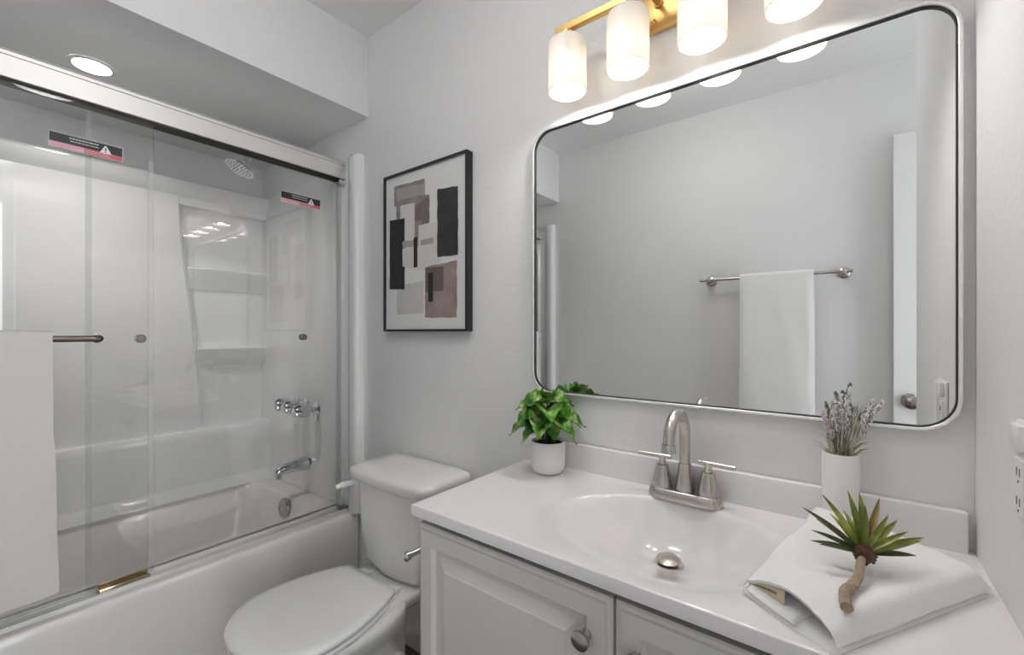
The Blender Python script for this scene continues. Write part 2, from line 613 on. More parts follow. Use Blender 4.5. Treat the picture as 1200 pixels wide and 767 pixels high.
def shelf(z, depth_under):
    p = MB()
    e = niche_edge(z)
    nseg = 8
    rings = []
    for k in range(nseg + 1):
        t = k / nseg
        y = e + .012 + (-.0292 - e - .012) * t
        front = XS - .004 - .03 * (1 - min(1, t * 4)) ** 2
        rings.append([(xb + .03, y, z - depth_under), (XS - .055, y, z - depth_under * .92), (front - .02, y, z - depth_under * .45), (front - .004, y, z - .022), (front, y, z - .010), (front - .004, y, z - .002), (front - .012, y, z), (XS - .060, y, z - .003), (xb + .03, y, z - .003)])
    p.loft(rings)
    return p.build('shelf', M['acrylic'], sur)


shelf(1.515, .115)
shelf(1.125, .10)

# ------------------------------------------------------------------ shower and tub fittings (on the faucet-end panel)
sh = thing('overhead_shower', (-2.12, -.03, 1.98), 'round chrome shower head on a short bent arm high on the end wall', 'shower head')
b = MB()
b.lathe([(.030, 0), (.030, .004), (.022, .010), (.010, .012)], (-2.12, -.0005, 2.035), (0, -1, 0), 24)
b.build('flange', M['chrome'], sh)
b = MB()
arm = bez((-2.12, -.004, 2.035), (-2.12, -.12, 2.045), (-2.12, -.20, 2.05), (-2.12, -.262, 1.985), 14)
b.tube(arm, .0095, 12)
b.sphere((-2.12, -.266, 1.979), .016, u=14, v=9)
b.build('arm', M['chrome'], sh)
b = MB()
ax = Vector((0, -.48, -.88)).normalized()
b.lathe([(.013, 0), (.015, .014), (.024, .026), (.044, .040), (.058, .056), (.061, .066), (.058, .071), (.050, .070), (.003, .068)], (-2.12, -.268, 1.975), ax, 30)
q = Vector((0, 0, 1)).rotation_difference(ax).to_matrix()
hc = Vector((-2.12, -.268, 1.975))
b.use(M['nickel_dark'])
for ring_r, cnt in ((.012, 6), (.024, 12), (.036, 18), (.047, 24)):
    for k in range(cnt):
        a = 2 * pi * k / cnt
        c = hc + q @ Vector((ring_r * cos(a), ring_r * sin(a), .0705))
        b.sphere(c, .0024, u=6, v=4)
b.mats = [M['chrome'], M['nickel_dark']]
bmesh.ops.recalc_face_normals(b.bm, faces=b.bm.faces)
for f in b.bm.faces:
    f.material_index = 1 if f.calc_area() < 6e-6 else 0
b.build('spray_face', None, sh)

vl = thing('tub_faucet', (-2.06, -.03, .85), 'chrome three-handle tub and shower faucet on the white end panel', 'faucet')


def valve_handle(x, z, plate_len):
    h = MB()
    yf = -.030
    h.lathe([(.033, 0), (.033, .004), (.027, .010), (.014, .018), (.013, .030)], (x, yf, z), (0, -1, 0), 24)
    h.lathe([(.010, .028), (.010, .042)], (x, yf, z), (0, -1, 0), 16)
    # fluted knob
    rings = []
    seg = 40
    for r, hh in ((.013, .036), (.025, .040), (.029, .048), (.028, .074), (.025, .100), (.017, .110), (.003, .112)):
        ring = []
        for k in range(seg):
            a = 2 * pi * k / seg
            rr = r * (1 + (.09 * cos(10 * a) if .015 < r else 0))
            ring.append((x + rr * cos(a), yf - hh, z + rr * sin(a)))
        rings.append(ring)
    h.loft(rings)
    if plate_len:
        h.box(x - .018, x + .018, yf - .012, yf, z - plate_len, z, .006, 2)
    return h.build('handle', M['chrome'], vl)


valve_handle(-2.150, .853, 0)
valve_handle(-2.065, .850, 0)
valve_handle(-1.965, .842, .055)
sp = thing('tub_spout', (-2.05, -.03, .57), 'chrome tub spout below the three faucet handles', 'tub spout')
b = MB()
rings = []
for y, rz, rx, zc in ((-.0305, .031, .029, .577), (-.040, .033, .031, .577), (-.07, .030, .029, .576), (-.11, .026, .026, .574), (-.145, .023, .023, .571), (-.170, .020, .021, .567), (-.182, .013, .014, .563), (-.185, .003, .003, .561)):
    rings.append([(-2.05 + rx * cos(2 * pi * k / 24), y, zc + rz * sin(2 * pi * k / 24)) for k in range(24)])
b.loft(rings)
b.lathe([(.016, 0), (.015, .030)], (-2.05, -.165, .534), (0, 0, 1), 18)
b.build('spout_body', M['chrome'], sp)
b = MB()
b.lathe([(.038, 0), (.036, .003), (.030, .005)], (-2.05, -.0302, .577), (0, -1, 0), 24)
b.build('flange', M['chrome'], sp)

# ------------------------------------------------------------------ sliding glass doors
fr = thing('shower_door_frame', (-1.74, -.78, RIM), 'satin metal frame of the sliding shower doors on the tub rim', 'shower door frame')
b = MB()
hx0, hx1 = -1.785, -1.728
# header: extruded profile with a rounded lip on top
prof = [(hx0, 1.862), (hx0 + .004, 1.858), (hx1 - .004, 1.858), (hx1, 1.861), (hx1, 1.9165), (hx1 - .005, 1.917), (hx1 - .005, 1.9185), (hx1, 1.919), (hx1 + .0005, 1.9285), (hx1 - .007, 1.929), (hx1 - .007, 1.9308), (hx1 - .001, 1.931), (hx1 - .002, 1.934), (hx1 - .008, 1.936), (hx0, 1.936)]
b.loft([[(x, y, z) for x, z in prof] for y in (-1.527, -.0310)])
b.build('header_rail', M['satin'], fr, 25)
b = MB()
b.box(hx0 + .004, hx1 - .002, -1.525, -.033, 1.8545, 1.8585)
o = b.build('header_channel', M['bronze'], fr)
b = MB()
# bottom track: three low ribs on a base
b.box(-1.775, -1.700, -1.527, -.0310, RIM - .001, RIM + .006, .001, 1)
for x in (-1.773, -1.748, -1.704):
    b.box(x - .002, x + .002, -1.527, -.0310, RIM + .004, RIM + (.016 if x < -1.71 else .012), .0008, 1)
b.build('bottom_track', M['satin'], fr, 25)
for (y0, y1) in ((-.048, -.0305), (-1.5275, -1.510)):
    b = MB()
    b.box(-1.778, -1.733, y0, y1, RIM + .0165, 1.858, .002, 2)
    b.build('wall_jamb', M['jamb'], fr)
b = MB()
b.box(-1.735, -1.706, -.822, -.705, RIM + .005, RIM + .011, .001, 1)
b.box(-1.733, -1.730, -.822, -.705, RIM + .006, RIM + .030, .001, 1)
b.box(-1.712, -1.707, -.822, -.705, RIM + .006, RIM + .022, .0015, 2)
b.box(-1.735, -1.706, -.824, -.820, RIM + .005, RIM + .024, .001, 1)
o = b.build('centre_guide', mat('champagne_metal', (0.62, 0.55, 0.42), 0.2, 1.0), fr)
o['label'] = 'champagne metal door guide on the track'
b = MB()
b.box(-1.728, -1.716, -.065, -.036, 1.832, 1.850, .003, 2)
b.build('bumper', clear_plastic('clear_bumper', (0.7, 0.7, 0.7), .8), fr)
b = MB()
b.box(-1.728, -1.700, -.075, -.034, RIM + .012, RIM + .020, .002, 2)
b.build('track_stop', M['nickel_dark'], fr)


def door_panel(name_label, x, y0, y1, bar_x, knob_y, sticker_y, seal_sides):
    z0, z1 = RIM + .014, 1.872
    d = thing('shower_door_panel', (x, (y0 + y1) / 2, z0), name_label, 'glass door')
    g = MB()
    g.mats = [M['glass'], M['glass_edge']]
    g.box(x - .003, x + .003, y0, y1, z0, z1)
    g.bm.faces.ensure_lookup_table()
    bmesh.ops.recalc_face_normals(g.bm, faces=g.bm.faces)
    for f in g.bm.faces:
        f.material_index = 0 if abs(f.normal.x) > .9 else 1
    g.build('glass_pane', None, d)
    for ye, s in seal_sides:
        e = MB()
        e.box(x - .0055, x + .0055, min(ye, ye + s * .013), max(ye, ye + s * .013), z0 + .02, z1 - .13 if s < 0 else z1 - .03, .001, 1)
        e.build('edge_seal', M['seal'], d)
    # finger pull: a button each side of the glass
    k = MB()
    for s in (-1, 1):
        k.lathe([(.0125, .003), (.0125, .012), (.0105, .0145), (.003, .015)], (x, knob_y, 1.179), (s, 0, 0), 22)
    k = k.build('finger_pull', M['nickel_dark'], d)
    k['label'] = 'small round metal finger pull'
    # warning sticker near the top corner
    s = MB()
    ya, yb, za, zb = sticker_y[0], sticker_y[1], 1.712, 1.752
    xs = x + .0036
    s.mats = [M['sticker_black'], M['sticker_red'], M['sticker_white'], M['sticker_pink']]

    def q(mi, a, b_, c, d_, e=0.0):
        s.mi = mi
        s.box(xs - .0003, xs + .0002 + e, a, b_, c, d_)
    L = yb - ya
    q(2, ya - .0012, yb + .0012, za - .0012, zb + .0012, -.0001)
    q(0, ya, yb, za + .0145, zb)
    q(1, ya + L * .45, yb, za, za + .0145)
    q(3, ya, ya + L * .45, za, za + .0145)
    r2 = random.Random(3)
    for (zz, a, b_, mi, h) in ((zb - .0075, .26, .66, 2, .0026), (zb - .0155, .27, .66, 2, .0018), (za + .010, .26, .80, 3, .0026), (za + .0045, .28, .82, 2, .0012)):
        t = a
        while t < b_:
            wl = r2.uniform(.018, .05)
            q(mi, ya + L * t, ya + L * min(b_, t + wl), zz - h / 2, zz + h / 2, .0002)
            t += wl + .010
    # warning triangle with its mark
    s.mi = 2
    cy, cz = ya + L * .755, za + .0125
    s.prism([(cy - .0135, cz), (cy + .0135, cz), (cy + .002, cz + .0215), (cy, cz + .0225), (cy - .002, cz + .0215)], 'x', xs, xs + .0005)
    q(0, cy - .0014, cy + .0014, cz + .0075, cz + .0165, .0006)
    q(0, cy - .0012, cy + .0012, cz + .003, cz + .0055, .0006)
    s.build('warning_sticker', None, d)['label'] = 'black and red warning sticker with a white triangle'
    if bar_x:
        t = MB()
        ba, bb = y0 + .10, -.822
        zb_ = 1.181
        pts = [(x + .004, bb, zb_)] + [(x + .004 + (bar_x - x - .004 - .018), bb, zb_)] + \
              [(bar_x - .018 + .018 * sin(RAD(a)), bb - .018 + .018 * cos(RAD(a)), zb_) for a in (30, 60, 90)]
        pts2 = [(px, ba - (py - bb), pz) for px, py, pz in reversed(pts)]
        t.tube(pts + pts2, .0085, 14)
        for yy in (bb, ba):
            t.lathe([(.013, 0), (.013, .006), (.009, .008)], (x + .003, yy, zb_), (1, 0, 0), 18)
        t.build('towel_bar', M['nickel_dark'], d)['label'] = 'dark nickel towel bar'
    return d


door_panel('frameless outer glass shower door with towel bar and upper warning sticker', -1.740, -1.492, -.690, -1.676, -.722, (-.918, -.765), ((-.690, -1),))
door_panel('inner glass shower door nearer the shower head, overlapped by the outer door', -1.763, -.842, -.050, None, -.200, (-.288, -.128), ((-.842, 1),))


def hung_towel(name, label, axis_c, half_w, z_top, z_bot_f, z_bot_b, thick, gap, along, face, m, seed, lean=0.0, flare=0.0):
    """towel folded over a bar. axis_c=(x,y,z) bar centre; along='x' or 'y'; face=+1/-1: side that hangs in front"""
    cx, cy, cz = axis_c
    r_in = gap
    r_out = gap + thick
    prof_o, prof_i = [], []
    nz = 26
    for k in range(nz + 1):
        t = k / nz
        prof_o.append((r_out, z_bot_f + (cz - z_bot_f) * t))
        prof_i.append((r_in, z_bot_f + (cz - z_bot_f) * t))
    for k in range(1, 12):
        a = pi * k / 12
        prof_o.append((r_out * cos(a), cz + r_out * sin(a)))
        prof_i.append((r_in * cos(a), cz + r_in * sin(a)))
    for k in range(nz + 1):
        t = k / nz
        prof_o.append((-r_out, cz + (z_bot_b - cz) * t))
        prof_i.append((-r_in, cz + (z_bot_b - cz) * t))
    prof = prof_o + list(reversed(prof_i))
    b = MB()
    rings = []
    nu = 34
    for i in range(nu + 1):
        u = i / nu
        s = -half_w + 2 * half_w * u
        edge = min(1, min(u, 1 - u) * nu / 2.2)
        ring = []
        for j, (d, z) in enumerate(prof):
            k = noise.noise(Vector((s * 5 + seed, z * 2.2, seed * 1.7)))
            k2 = noise.noise(Vector((s * 16 + seed, z * 7, seed)))
            drop = max(0, cz - z)
            ww = (k * .010 + k2 * .003) * smooth(drop / .25)
            dd = d
            if drop > 0.001 or True:
                shrink = (1 - edge) * thick * .42
                mid = (r_in + r_out) / 2 * (1 if d >= 0 else -1)
                if abs(d) > 1e-6 and drop > 0:
                    dd = d + (shrink if abs(d) < (r_in + r_out) / 2 else -shrink) * (1 if d > 0 else -1)
            off = dd + ww + lean * drop * (1 if d > 0 else 0)
            ss = s * (1 + flare * smooth(drop / .7)) + k2 * .002 * smooth(drop / .1)
            if along == 'y':
                ring.append((cx + face * off, cy + ss, z))
            else:
                ring.append((cx + ss, cy + face * off, z))
        rings.append(ring)
    b.loft(rings, True, True, True)
    o = b.build(name, m, None, 70)
    return tag(o, label, 'towel')


hung_towel('bath_towel', 'long white bath towel draped over the outer shower door bar', (-1.676, -1.155, 1.181), .235, 1.2, .512, .56, .013, .0098, 'y', 1, M['terry_warm'], 2.3, .012, .05)

# ------------------------------------------------------------------ toilet
TX = -1.195
to = thing('toilet', (TX, -.33, 0), 'white two-piece toilet with closed lid between bathtub and vanity', 'toilet')


def egg(cy_back, cy_front, hw, z, n=40, back_flat=.72, taper=1.0):
    """toilet plan outline: round front at -y, squarer back"""
    pts = []
    yc = cy_back - (cy_back - cy_front) * .42
    for k in range(n):
        a = 2 * pi * k / n
        c, s = cos(a), sin(a)
        if s >= 0:      # back
            e = back_flat
            x = hw * (abs(c) ** e) * (1 if c >= 0 else -1)
            y = yc + (cy_back - yc) * (abs(s) ** e)
        else:
            x = hw * c
            y = yc - (yc - cy_front) * (-s)
        pts.append((TX + x, y, z))
    return pts


b = MB()
R = []
R.append(egg(-.17, -.52, .105, 0.0))
R.append(egg(-.17, -.525, .108, .02))
R.append(egg(-.17, -.50, .098, .06))
R.append(egg(-.17, -.49, .092, .12))
R.append(egg(-.17, -.52, .098, .19))
R.append(egg(-.18, -.57, .125, .26))
R.append(egg(-.19, -.62, .158, .32))
R.append(egg(-.20, -.648, .176, .36))
R.append(egg(-.205, -.655, .180, .378))
R.append(egg(-.21, -.650, .176, .386))
R.append(egg(-.23, -.625, .14, .387))
b.loft(R)
# trapway bulges on both sides
for s in (-1, 1):
    b.tube(bez((TX + s * .075, -.40, .10), (TX + s * .105, -.33, .22), (TX + s * .105, -.25, .24), (TX + s * .085, -.20, .05), 14),
           [.045] * 6 + [.050] * 4 + [.045] * 5, 14)
b.build('bowl', M['porcelain'], to, 60)
b = MB()
# deck that carries the tank
rings = []
for z, g in ((.335, -.03), (.36, -.006), (.378, 0), (.388, 0), (.394, -.006)):
    rings.append(rrect(TX - .135 - g, TX + .135 + g, -.315, -.045, .05, z))
b.loft(rings)
b.build('deck', M['porcelain'], to, 50)


def tank_ring(z, hw, y0, y1, r=.05, bow=.012):
    pts = []
    n = 6
    x0, x1 = TX - hw, TX + hw
    for cx, cy, a0 in ((x1 - r, y1 - r * .5, 0), (x0 + r, y1 - r * .5, 90), (x0 + r, y0 + r, 180), (x1 - r, y0 + r, 270)):
        ry = r * .5 if a0 < 180 else r
        for k in range(n + 1):
            a = RAD(a0 + 90 * k / n)
            pts.append((cx + r * cos(a), cy + ry * sin(a), z))
        if a0 == 180:
            for k in range(1, 8):
                t = k / 8
                x = x0 + r + (x1 - x0 - 2 * r) * t
                pts.append((x, y0 - bow * sin(pi * t), z))
    return pts


b = MB()
b.loft([tank_ring(.397, .120, -.19, -.05), tank_ring(.404, .140, -.20, -.035), tank_ring(.43, .160, -.208, -.030), tank_ring(.52, .172, -.214, -.026), tank_ring(.62, .180, -.218, -.024), tank_ring(.695, .184, -.220, -.022)])
b.build('tank', M['porcelain'], to, 60)
b = MB()
b.loft([tank_ring(.694, .196, -.232, -.015), tank_ring(.700, .203, -.240, -.012), tank_ring(.722, .205, -.242, -.012), tank_ring(.733, .200, -.238, -.015), tank_ring(.738, .186, -.222, -.028), tank_ring(.740, .12, -.16, -.08)])
b.build('tank_lid', M['porcelain'], to, 60)


def seat_ring(hw, f, z, bk):
    """seat outline: straight back edge, widest in the middle, rounded front"""
    L = bk - f
    wb = hw * .64
    half = []
    N = 24
    for k in range(N + 1):
        t = k / N
        t = t * t * (3 - 2 * t) * .5 + t * .5 if t < 1 else 1
        if t < .58:
            u = t / .58
            w = wb + (hw - wb) * sin(u * pi / 2) ** .9
        else:
            u = (t - .58) / .42
            w = hw * math.sqrt(max(0, 1 - u ** 2.15))
        half.append((w, bk - L * t))
    half[0] = (wb - .008, bk)
    half.insert(1, (wb + .0005, bk - .007))
    c = TX - .014
    right = [(c + w, y, z) for w, y in half[:-1]]
    left = [(c - w, y, z) for w, y in reversed(half[:-1])]
    return right + [(c, f, z)] + left


b = MB()
b.loft([seat_ring(.184, -.660, .3885, -.262), seat_ring(.187, -.664, .392, -.26), seat_ring(.187, -.664, .399, -.26), seat_ring(.184, -.660, .402, -.262)])
b.build('seat', M['seat'], to, 60)
b = MB()
b.loft([seat_ring(.182, -.658, .4055, -.264), seat_ring(.188, -.666, .409, -.258), seat_ring(.189, -.667, .416, -.257), seat_ring(.184, -.661, .4215, -.262), seat_ring(.165, -.635, .4245, -.28), seat_ring(.10, -.54, .426, -.34)])
b.build('seat_lid', M['seat'], to, 60)
for s in (-1, 1):
    b = MB()
    b.box(TX + s * .075 - .022, TX + s * .075 + .022, -.262, -.232, .394, .412, .006, 3)
    b.build('hinge', M['seat'], to)
for s in (-1, 1):
    b = MB()
    b.lathe([(.010, 0), (.010, .004), (.004, .008)], (TX + s * .075, -.222, .3935), (0, 0, 1), 14)
    b.build('bolt_cap', M['seat'], to)
b = MB()
b.tube([(TX - .178, -.20, .668), (TX - .194, -.204, .668)], .008, 12)
b.box(TX - .200, TX - .191, -.262, -.190, .659, .679, .004, 3)
b.tube([(TX - .1955, -.256, .669), (TX - .202, -.272, .666)], .0085, 10)
b.build('flush_lever', M['plate'], to)

# ------------------------------------------------------------------ vanity cabinet
VX0, VX1, VY = -.760, .172, -.432
CT = .816
van = thing('vanity_cabinet', (-.294, -.22, 0), 'light grey vanity cabinet with two raised panel doors below the sink', 'cabinet')
b = MB()
b.box(VX0, VX0 + .018, VY + .003, -.003, .095, CT - .0245, .001, 1)
b.box(VX1 - .018, VX1, VY + .003, -.003, .095, CT - .0245, .001, 1)
b.box(VX0, VX1, VY + .003, -.003, .095, .115)
b.box(VX0, VX1, -.018, -.003, .095, .70)
b.box(VX0 + .010, VX1 - .010, VY + .003, VY + .022, .10, .750)
b.box(VX0 + .010, VX1 - .010, VY + .036, VY + .046, .70, .768)
b.box(VX0 + .01, VX1 - .01, VY + .06, -.005, 0, .097)
b.build('body', M['cabinet'], van)


def cabinet_door(x0, x1, knob_x):
    z0, z1 = .115, .773
    yf = VY - .018
    d = MB()
    d.mats = [M['cabinet']]
    yb_ = VY + .0025

    def ring(i, y):
        return [(x0 + i, y, z0 + i), (x1 - i, y, z0 + i), (x1 - i, y, z1 - i), (x0 + i, y, z1 - i)]
    # ogee outer edge, flat rail, sunk groove, raised centre field
    d.loft([ring(0, yb_), ring(0, yf + .008), ring(.003, yf + .0055), ring(.009, yf + .0045), ring(.011, yf + .0008), ring(.014, yf), ring(.041, yf), ring(.044, yf + .001), ring(.050, yf + .0095),
            ring(.060, yf + .0105), ring(.064, yf + .0095), ring(.082, yf + .0025), ring(.084, yf + .0005), ring(.088, yf)])
    o = d.build('door', M['cabinet'], van, 12)
    k = MB()
    k.lathe([(.009, 0), (.008, .004), (.006, .010), (.007, .014), (.0145, .017), (.0165, .021), (.0155, .0255), (.0105, .0285), (.003, .0295)], (knob_x, yf, .702), (0, -1, 0), 28)
    k = k.build('knob', M['nickel'], o)
    return o


cabinet_door(VX0 - .004, -.2995, -.343)
cabinet_door(-.2945, VX1 - .004, -.256)

# toilet paper holder on the left side of the cabinet
tp = thing('paper_holder', (-.765, -.30, .68), 'chrome toilet paper holder rod on the vanity side facing the toilet', 'toilet paper holder')
b = MB()
b.lathe([(.022, 0), (.022, .005), (.012, .008), (.009, .012), (.009, .05), (.011, .054), (.004, .056)], (VX0 - .0005, -.300, .683), (-1, 0, 0), 20)
b.build('post', M['chrome'], tp)
b = MB()
b.tube([(-.806, -.290, .683), (-.806, -.44, .683)], .0075, 14)
b.lathe([(.0075, 0), (.011, .003), (.011, .012), (.008, .015), (.002, .016)], (-.806, -.438, .683), (0, -1, 0), 16)
b.build('rod', M['chrome'], tp)

# ------------------------------------------------------------------ countertop with moulded sink
KX0, KX1, KY0, KY1 = -.774, .1755, -.460, -.0005
BX, BY, BA, BB = -.285, -.252, .215, .172      # basin ellipse
BD = .104
DRX, DRY = -.298, -.172                        # drain


def top_z(x, y):
    """height of the top: a bowl whose contours run from the drain out to the oval rim"""
    px, py = (DRX - BX) / BA, (DRY - BY) / BB
    dx, dy = (x - DRX) / BA, (y - DRY) / BB
    d2 = dx * dx + dy * dy
    if d2 < 1e-9:
        return CT - BD
    # distance to the rim along this direction, as a multiple of (dx, dy)
    bq = px * dx + py * dy
    k = (-bq + math.sqrt(bq * bq + d2 * (1 - px * px - py * py))) / d2
    r = 1 / k
    ang = dy / math.sqrt(d2)                        # -1 towards the front, +1 towards the back wall
    back = smooth((ang + 1) / 1.7)
    p = 1.34 + 1.4 * back
    bl = .20 - .14 * back
    if r >= 1 + bl:
        return CT
    if r > 1 - bl:
        f1 = BD * (1 - (1 - bl) ** p)
        t = (1 + bl - r) / (2 * bl)
        return CT - f1 * t * t
    return CT - BD * (1 - r ** p)


ct = thing('vanity_countertop', (-.294, -.23, .79), 'white cultured marble countertop with moulded oval sink and backsplash', 'countertop')
b = MB()
NX, NY = 190, 92
rows = b.grid(lambda u, v: (KX0 + .002 + (KX1 - KX0 - .002) * u, KY0 + .002 + (KY1 - KY0 - .002) * v, top_z(KX0 + .002 + (KX1 - KX0 - .002) * u, KY0 + .002 + (KY1 - KY0 - .002) * v)), NX, NY)
border = [r[0] for r in rows] + [rows[-1][j] for j in range(1, NY + 1)] + [rows[i][-1] for i in range(NX - 1, -1, -1)] + [rows[0][j] for j in range(NY - 1, 0, -1)]


def skirt(prev, fn):
    nxt = [b.bm.verts.new(fn(v.co)) for v in prev]
    for i in range(len(prev)):
        j = (i + 1) % len(prev)
        b.bm.faces.new((prev[i], nxt[i], nxt[j], prev[j]))
    return nxt


def outw(c, d, z):
    x, y = c.x, c.y
    if c.x < KX0 + .0035:
        x = KX0 + d
    if c.y < KY0 + .0035:
        y = KY0 + d
    return (x, y, z)


s1 = skirt(border, lambda c: outw(c, .0008, CT - .0008))
s2 = skirt(s1, lambda c: outw(c, 0, CT - .0022))
s2 = skirt(s2, lambda c: (c.x, c.y, CT - .0235))
b.build('counter_top', M['marble'], ct, 50)
b = MB()
b.box(KX0, .166, -.021, -.0005, CT - .001, .887, .003, 3)
b.build('backsplash', M['marble'], ct)
b = MB()
dz = top_z(DRX, DRY)
b.lathe([(.029, .002), (.0305, .004), (.029, .006), (.023, .007)], (DRX, DRY, dz), (0, 0, 1), 32)
b.mats = [M['nickel'], M['dark']]
b.mi = 1
b.lathe([(.0235, .0015), (.0235, .0066)], (DRX, DRY, dz), (0, 0, 1), 28)
b.mi = 0
b.lathe([(.022, .011), (.0245, .0125), (.0245, .0145), (.018, .017), (.003, .018)], (DRX, DRY, dz), (.0, -.10, 1), 32)
b.lathe([(.004, .003), (.004, .013)], (DRX, DRY, dz), (0, 0, 1), 10)
o = b.build('drain_stopper', None, ct)
o['label'] = 'round brushed nickel drain stopper'

# ------------------------------------------------------------------ sink faucet
FX, FY = -.297, -.062
fa = thing('sink_faucet', (FX, FY, CT), 'brushed nickel two-handle gooseneck faucet behind the sink basin', 'faucet')
b = MB()
b.loft([rrect(FX - .081, FX + .081, FY - .029, FY + .029, .026, CT + .0003), rrect(FX - .0815, FX + .0815, FY - .0295, FY + .0295, .026, CT + .004), rrect(FX - .078, FX + .078, FY - .026, FY + .026, .024, CT + .019), rrect(FX - .075, FX + .075, FY - .023, FY + .023, .021, CT + .022)])
b.build('base_plate', M['nickel'], fa)
b = MB()
b.lathe([(.0215, CT + .0215), (.0213, CT + .026), (.0185, CT + .045), (.0150, CT + .066), (.0140, CT + .080), (.0140, CT + .084), (.0128, CT + .0845)], (FX, FY + .002, 0), (0, 0, 1), 32)
arc = [(FX, FY + .002, CT + .08), (FX, FY + .002, .940), (FX, FY + .002, .962)]
rc = .057
for k in range(1, 19):
    a = pi * k / 18
    arc.append((FX, FY + .002 - rc + rc * cos(a), .964 + rc * 1.0 * sin(a)))
arc += [(FX, FY + .002 - 2 * rc - .001, .962)]
b.tube(arc, .0118, 20)
b.build('spout', M['nickel'], fa, 50)
b = MB()
b.lathe([(.0122, .0), (.0142, -.004), (.0150, -.016), (.0148, -.018), (.011, -.018), (.011, -.013)], (FX, FY + .002 - 2 * rc - .001, .966), (0, 0, 1), 24)
b.build('aerator', M['nickel'], fa)
for s in (-1, 1):
    hx = FX + s * .0508
    b = MB()
    b.lathe([(.0235, CT + .0215), (.0232, CT + .025), (.0205, CT + .040), (.0160, CT + .060), (.0140, CT + .070), (.0140, CT + .0725), (.0085, CT + .073), (.0085, CT + .079), (.0075, CT + .0795), (.0075, CT + .095)], (hx, FY, 0), (0, 0, 1), 30)
    zb_ = CT + .092
    b.tube([(hx - s * .020, FY, zb_), (hx + s * .056, FY - .004, zb_)], .0056, 16)
    b.build('handle', M['nickel'], fa)

# ------------------------------------------------------------------ mirror
MX0, MX1, MZ0, MZ1 = -.754, .160, 1.020, 1.798
mr = thing('wall_mirror', ((MX0 + MX1) / 2, 0, MZ0), 'large rounded rectangular wall mirror with slim pale metal frame above the vanity', 'mirror')


def xz_ring(x0, x1, z0, z1, r, y, n=10):
    return [(px, y, pz) for px, pz, _ in rrect(x0, x1, z0, z1, r, 0, n)]


b = MB()


def mring(i, y):
    return xz_ring(MX0 + i, MX1 - i, MZ0 + i, MZ1 - i, .062 - i, y)


b.loft([mring(0, -.0008), mring(0, -.0165), mring(.0012, -.0178), mring(.0052, -.0178), mring(.0064, -.0168), mring(.0064, -.008)], True, False, False)
b.build('frame', M['frame_white'], mr, 40)
b = MB()
b.loft([mring(.0063, -.0135), mring(.0088, -.0135), mring(.0088, -.0085)], True, False, False)  # black ring stands in for the shadow between frame and glass
o = b.build('shadow_ring', M['black'], mr, 40)
o['label'] = 'thin black ring painted as the shadow gap inside the frame'
b = MB()
b.loft([mring(.0066, -.003), mring(.0066, -.0095)], True, True, True)
b.build('mirror_glass', M['mirror'], mr, 40)

# ------------------------------------------------------------------ vanity light
vlx = thing('vanity_light', (-.33, 0, 2.0), 'brushed brass four-light bar with white glass shades above the mirror', 'light fixture')
SH_Y, SH_R, SH_Z0, SH_Z1 = -.092, .050, 1.832, 1.966
SH_X = [-.588, -.421, -.252, -.083]
b = MB()
b.box(-.415, -.255, -.016, -.0005, 1.950, 2.075, .003, 2)
b.build('backplate', M['brass'], vlx)
b = MB()
b.box(-.622, -.050, SH_Y - .009, SH_Y + .009, 1.992, 2.010, .0015, 1)
b.build('bar', M['brass'], vlx)
for x in (-.372, -.298):
    b = MB()
    b.tube([(x, -.014, 2.012), (x, SH_Y + .006, 2.003)], .0065, 14)
    b.lathe([(.011, 0), (.011, .004), (.007, .006)], (x, -.0155, 2.012), (0, -1, 0), 14)
    b.build('arm', M['brass'], vlx)
for x in (-.385, -.285):
    b = MB()
    b.lathe([(.006, 0), (.006, .006), (.004, .009), (.001, .0095)], (x, -.0155, 1.972), (0, -1, 0), 14)
    b.build('screw_cap', M['brass'], vlx)
for x in SH_X:
    b = MB()
    b.lathe([(.014, 1.992), (.014, 1.986), (.021, 1.984), (.021, SH_Z1 - .003), (.012, SH_Z1 - .006), (.012, SH_Z1 - .02)], (x, SH_Y, 0), (0, 0, 1), 26)
    b.build('socket', M['brass'], vlx)
    b = MB()
    b.lathe([(.018, SH_Z1 + .0015), (.043, SH_Z1), (.048, SH_Z1 - .004), (SH_R, SH_Z1 - .010), (SH_R, SH_Z0 + .001), (SH_R - .001, SH_Z0), (SH_R - .003, SH_Z0), (SH_R - .004, SH_Z0 + .002), (SH_R - .004, SH_Z1 - .012), (.040, SH_Z1 - .005), (.018, SH_Z1 - .004)], (x, SH_Y, 0), (0, 0, 1), 40, False, False)
    b.build('shade', M['opal'], vlx, 28)
    b = MB()
    b.lathe([(.011, SH_Z1 - .018), (.013, SH_Z1 - .034), (.024, SH_Z1 - .060), (.0265, SH_Z1 - .075), (.023, SH_Z1 - .092), (.012, SH_Z1 - .101), (.002, SH_Z1 - .103)], (x, SH_Y, 0), (0, 0, 1), 20)
    b.build('bulb', M['bulb'], vlx)
    ld = bpy.data.lights.new('bulb_light', 'POINT')
    ld.energy = BULB_W
    ld.color = (1.0, 0.962, 0.915)
    ld.shadow_soft_size = .020
    lo = bpy.data.objects.new('bulb_light', ld)
    lo.location = (x, SH_Y, SH_Z0 + .024)
    COL.objects.link(lo)

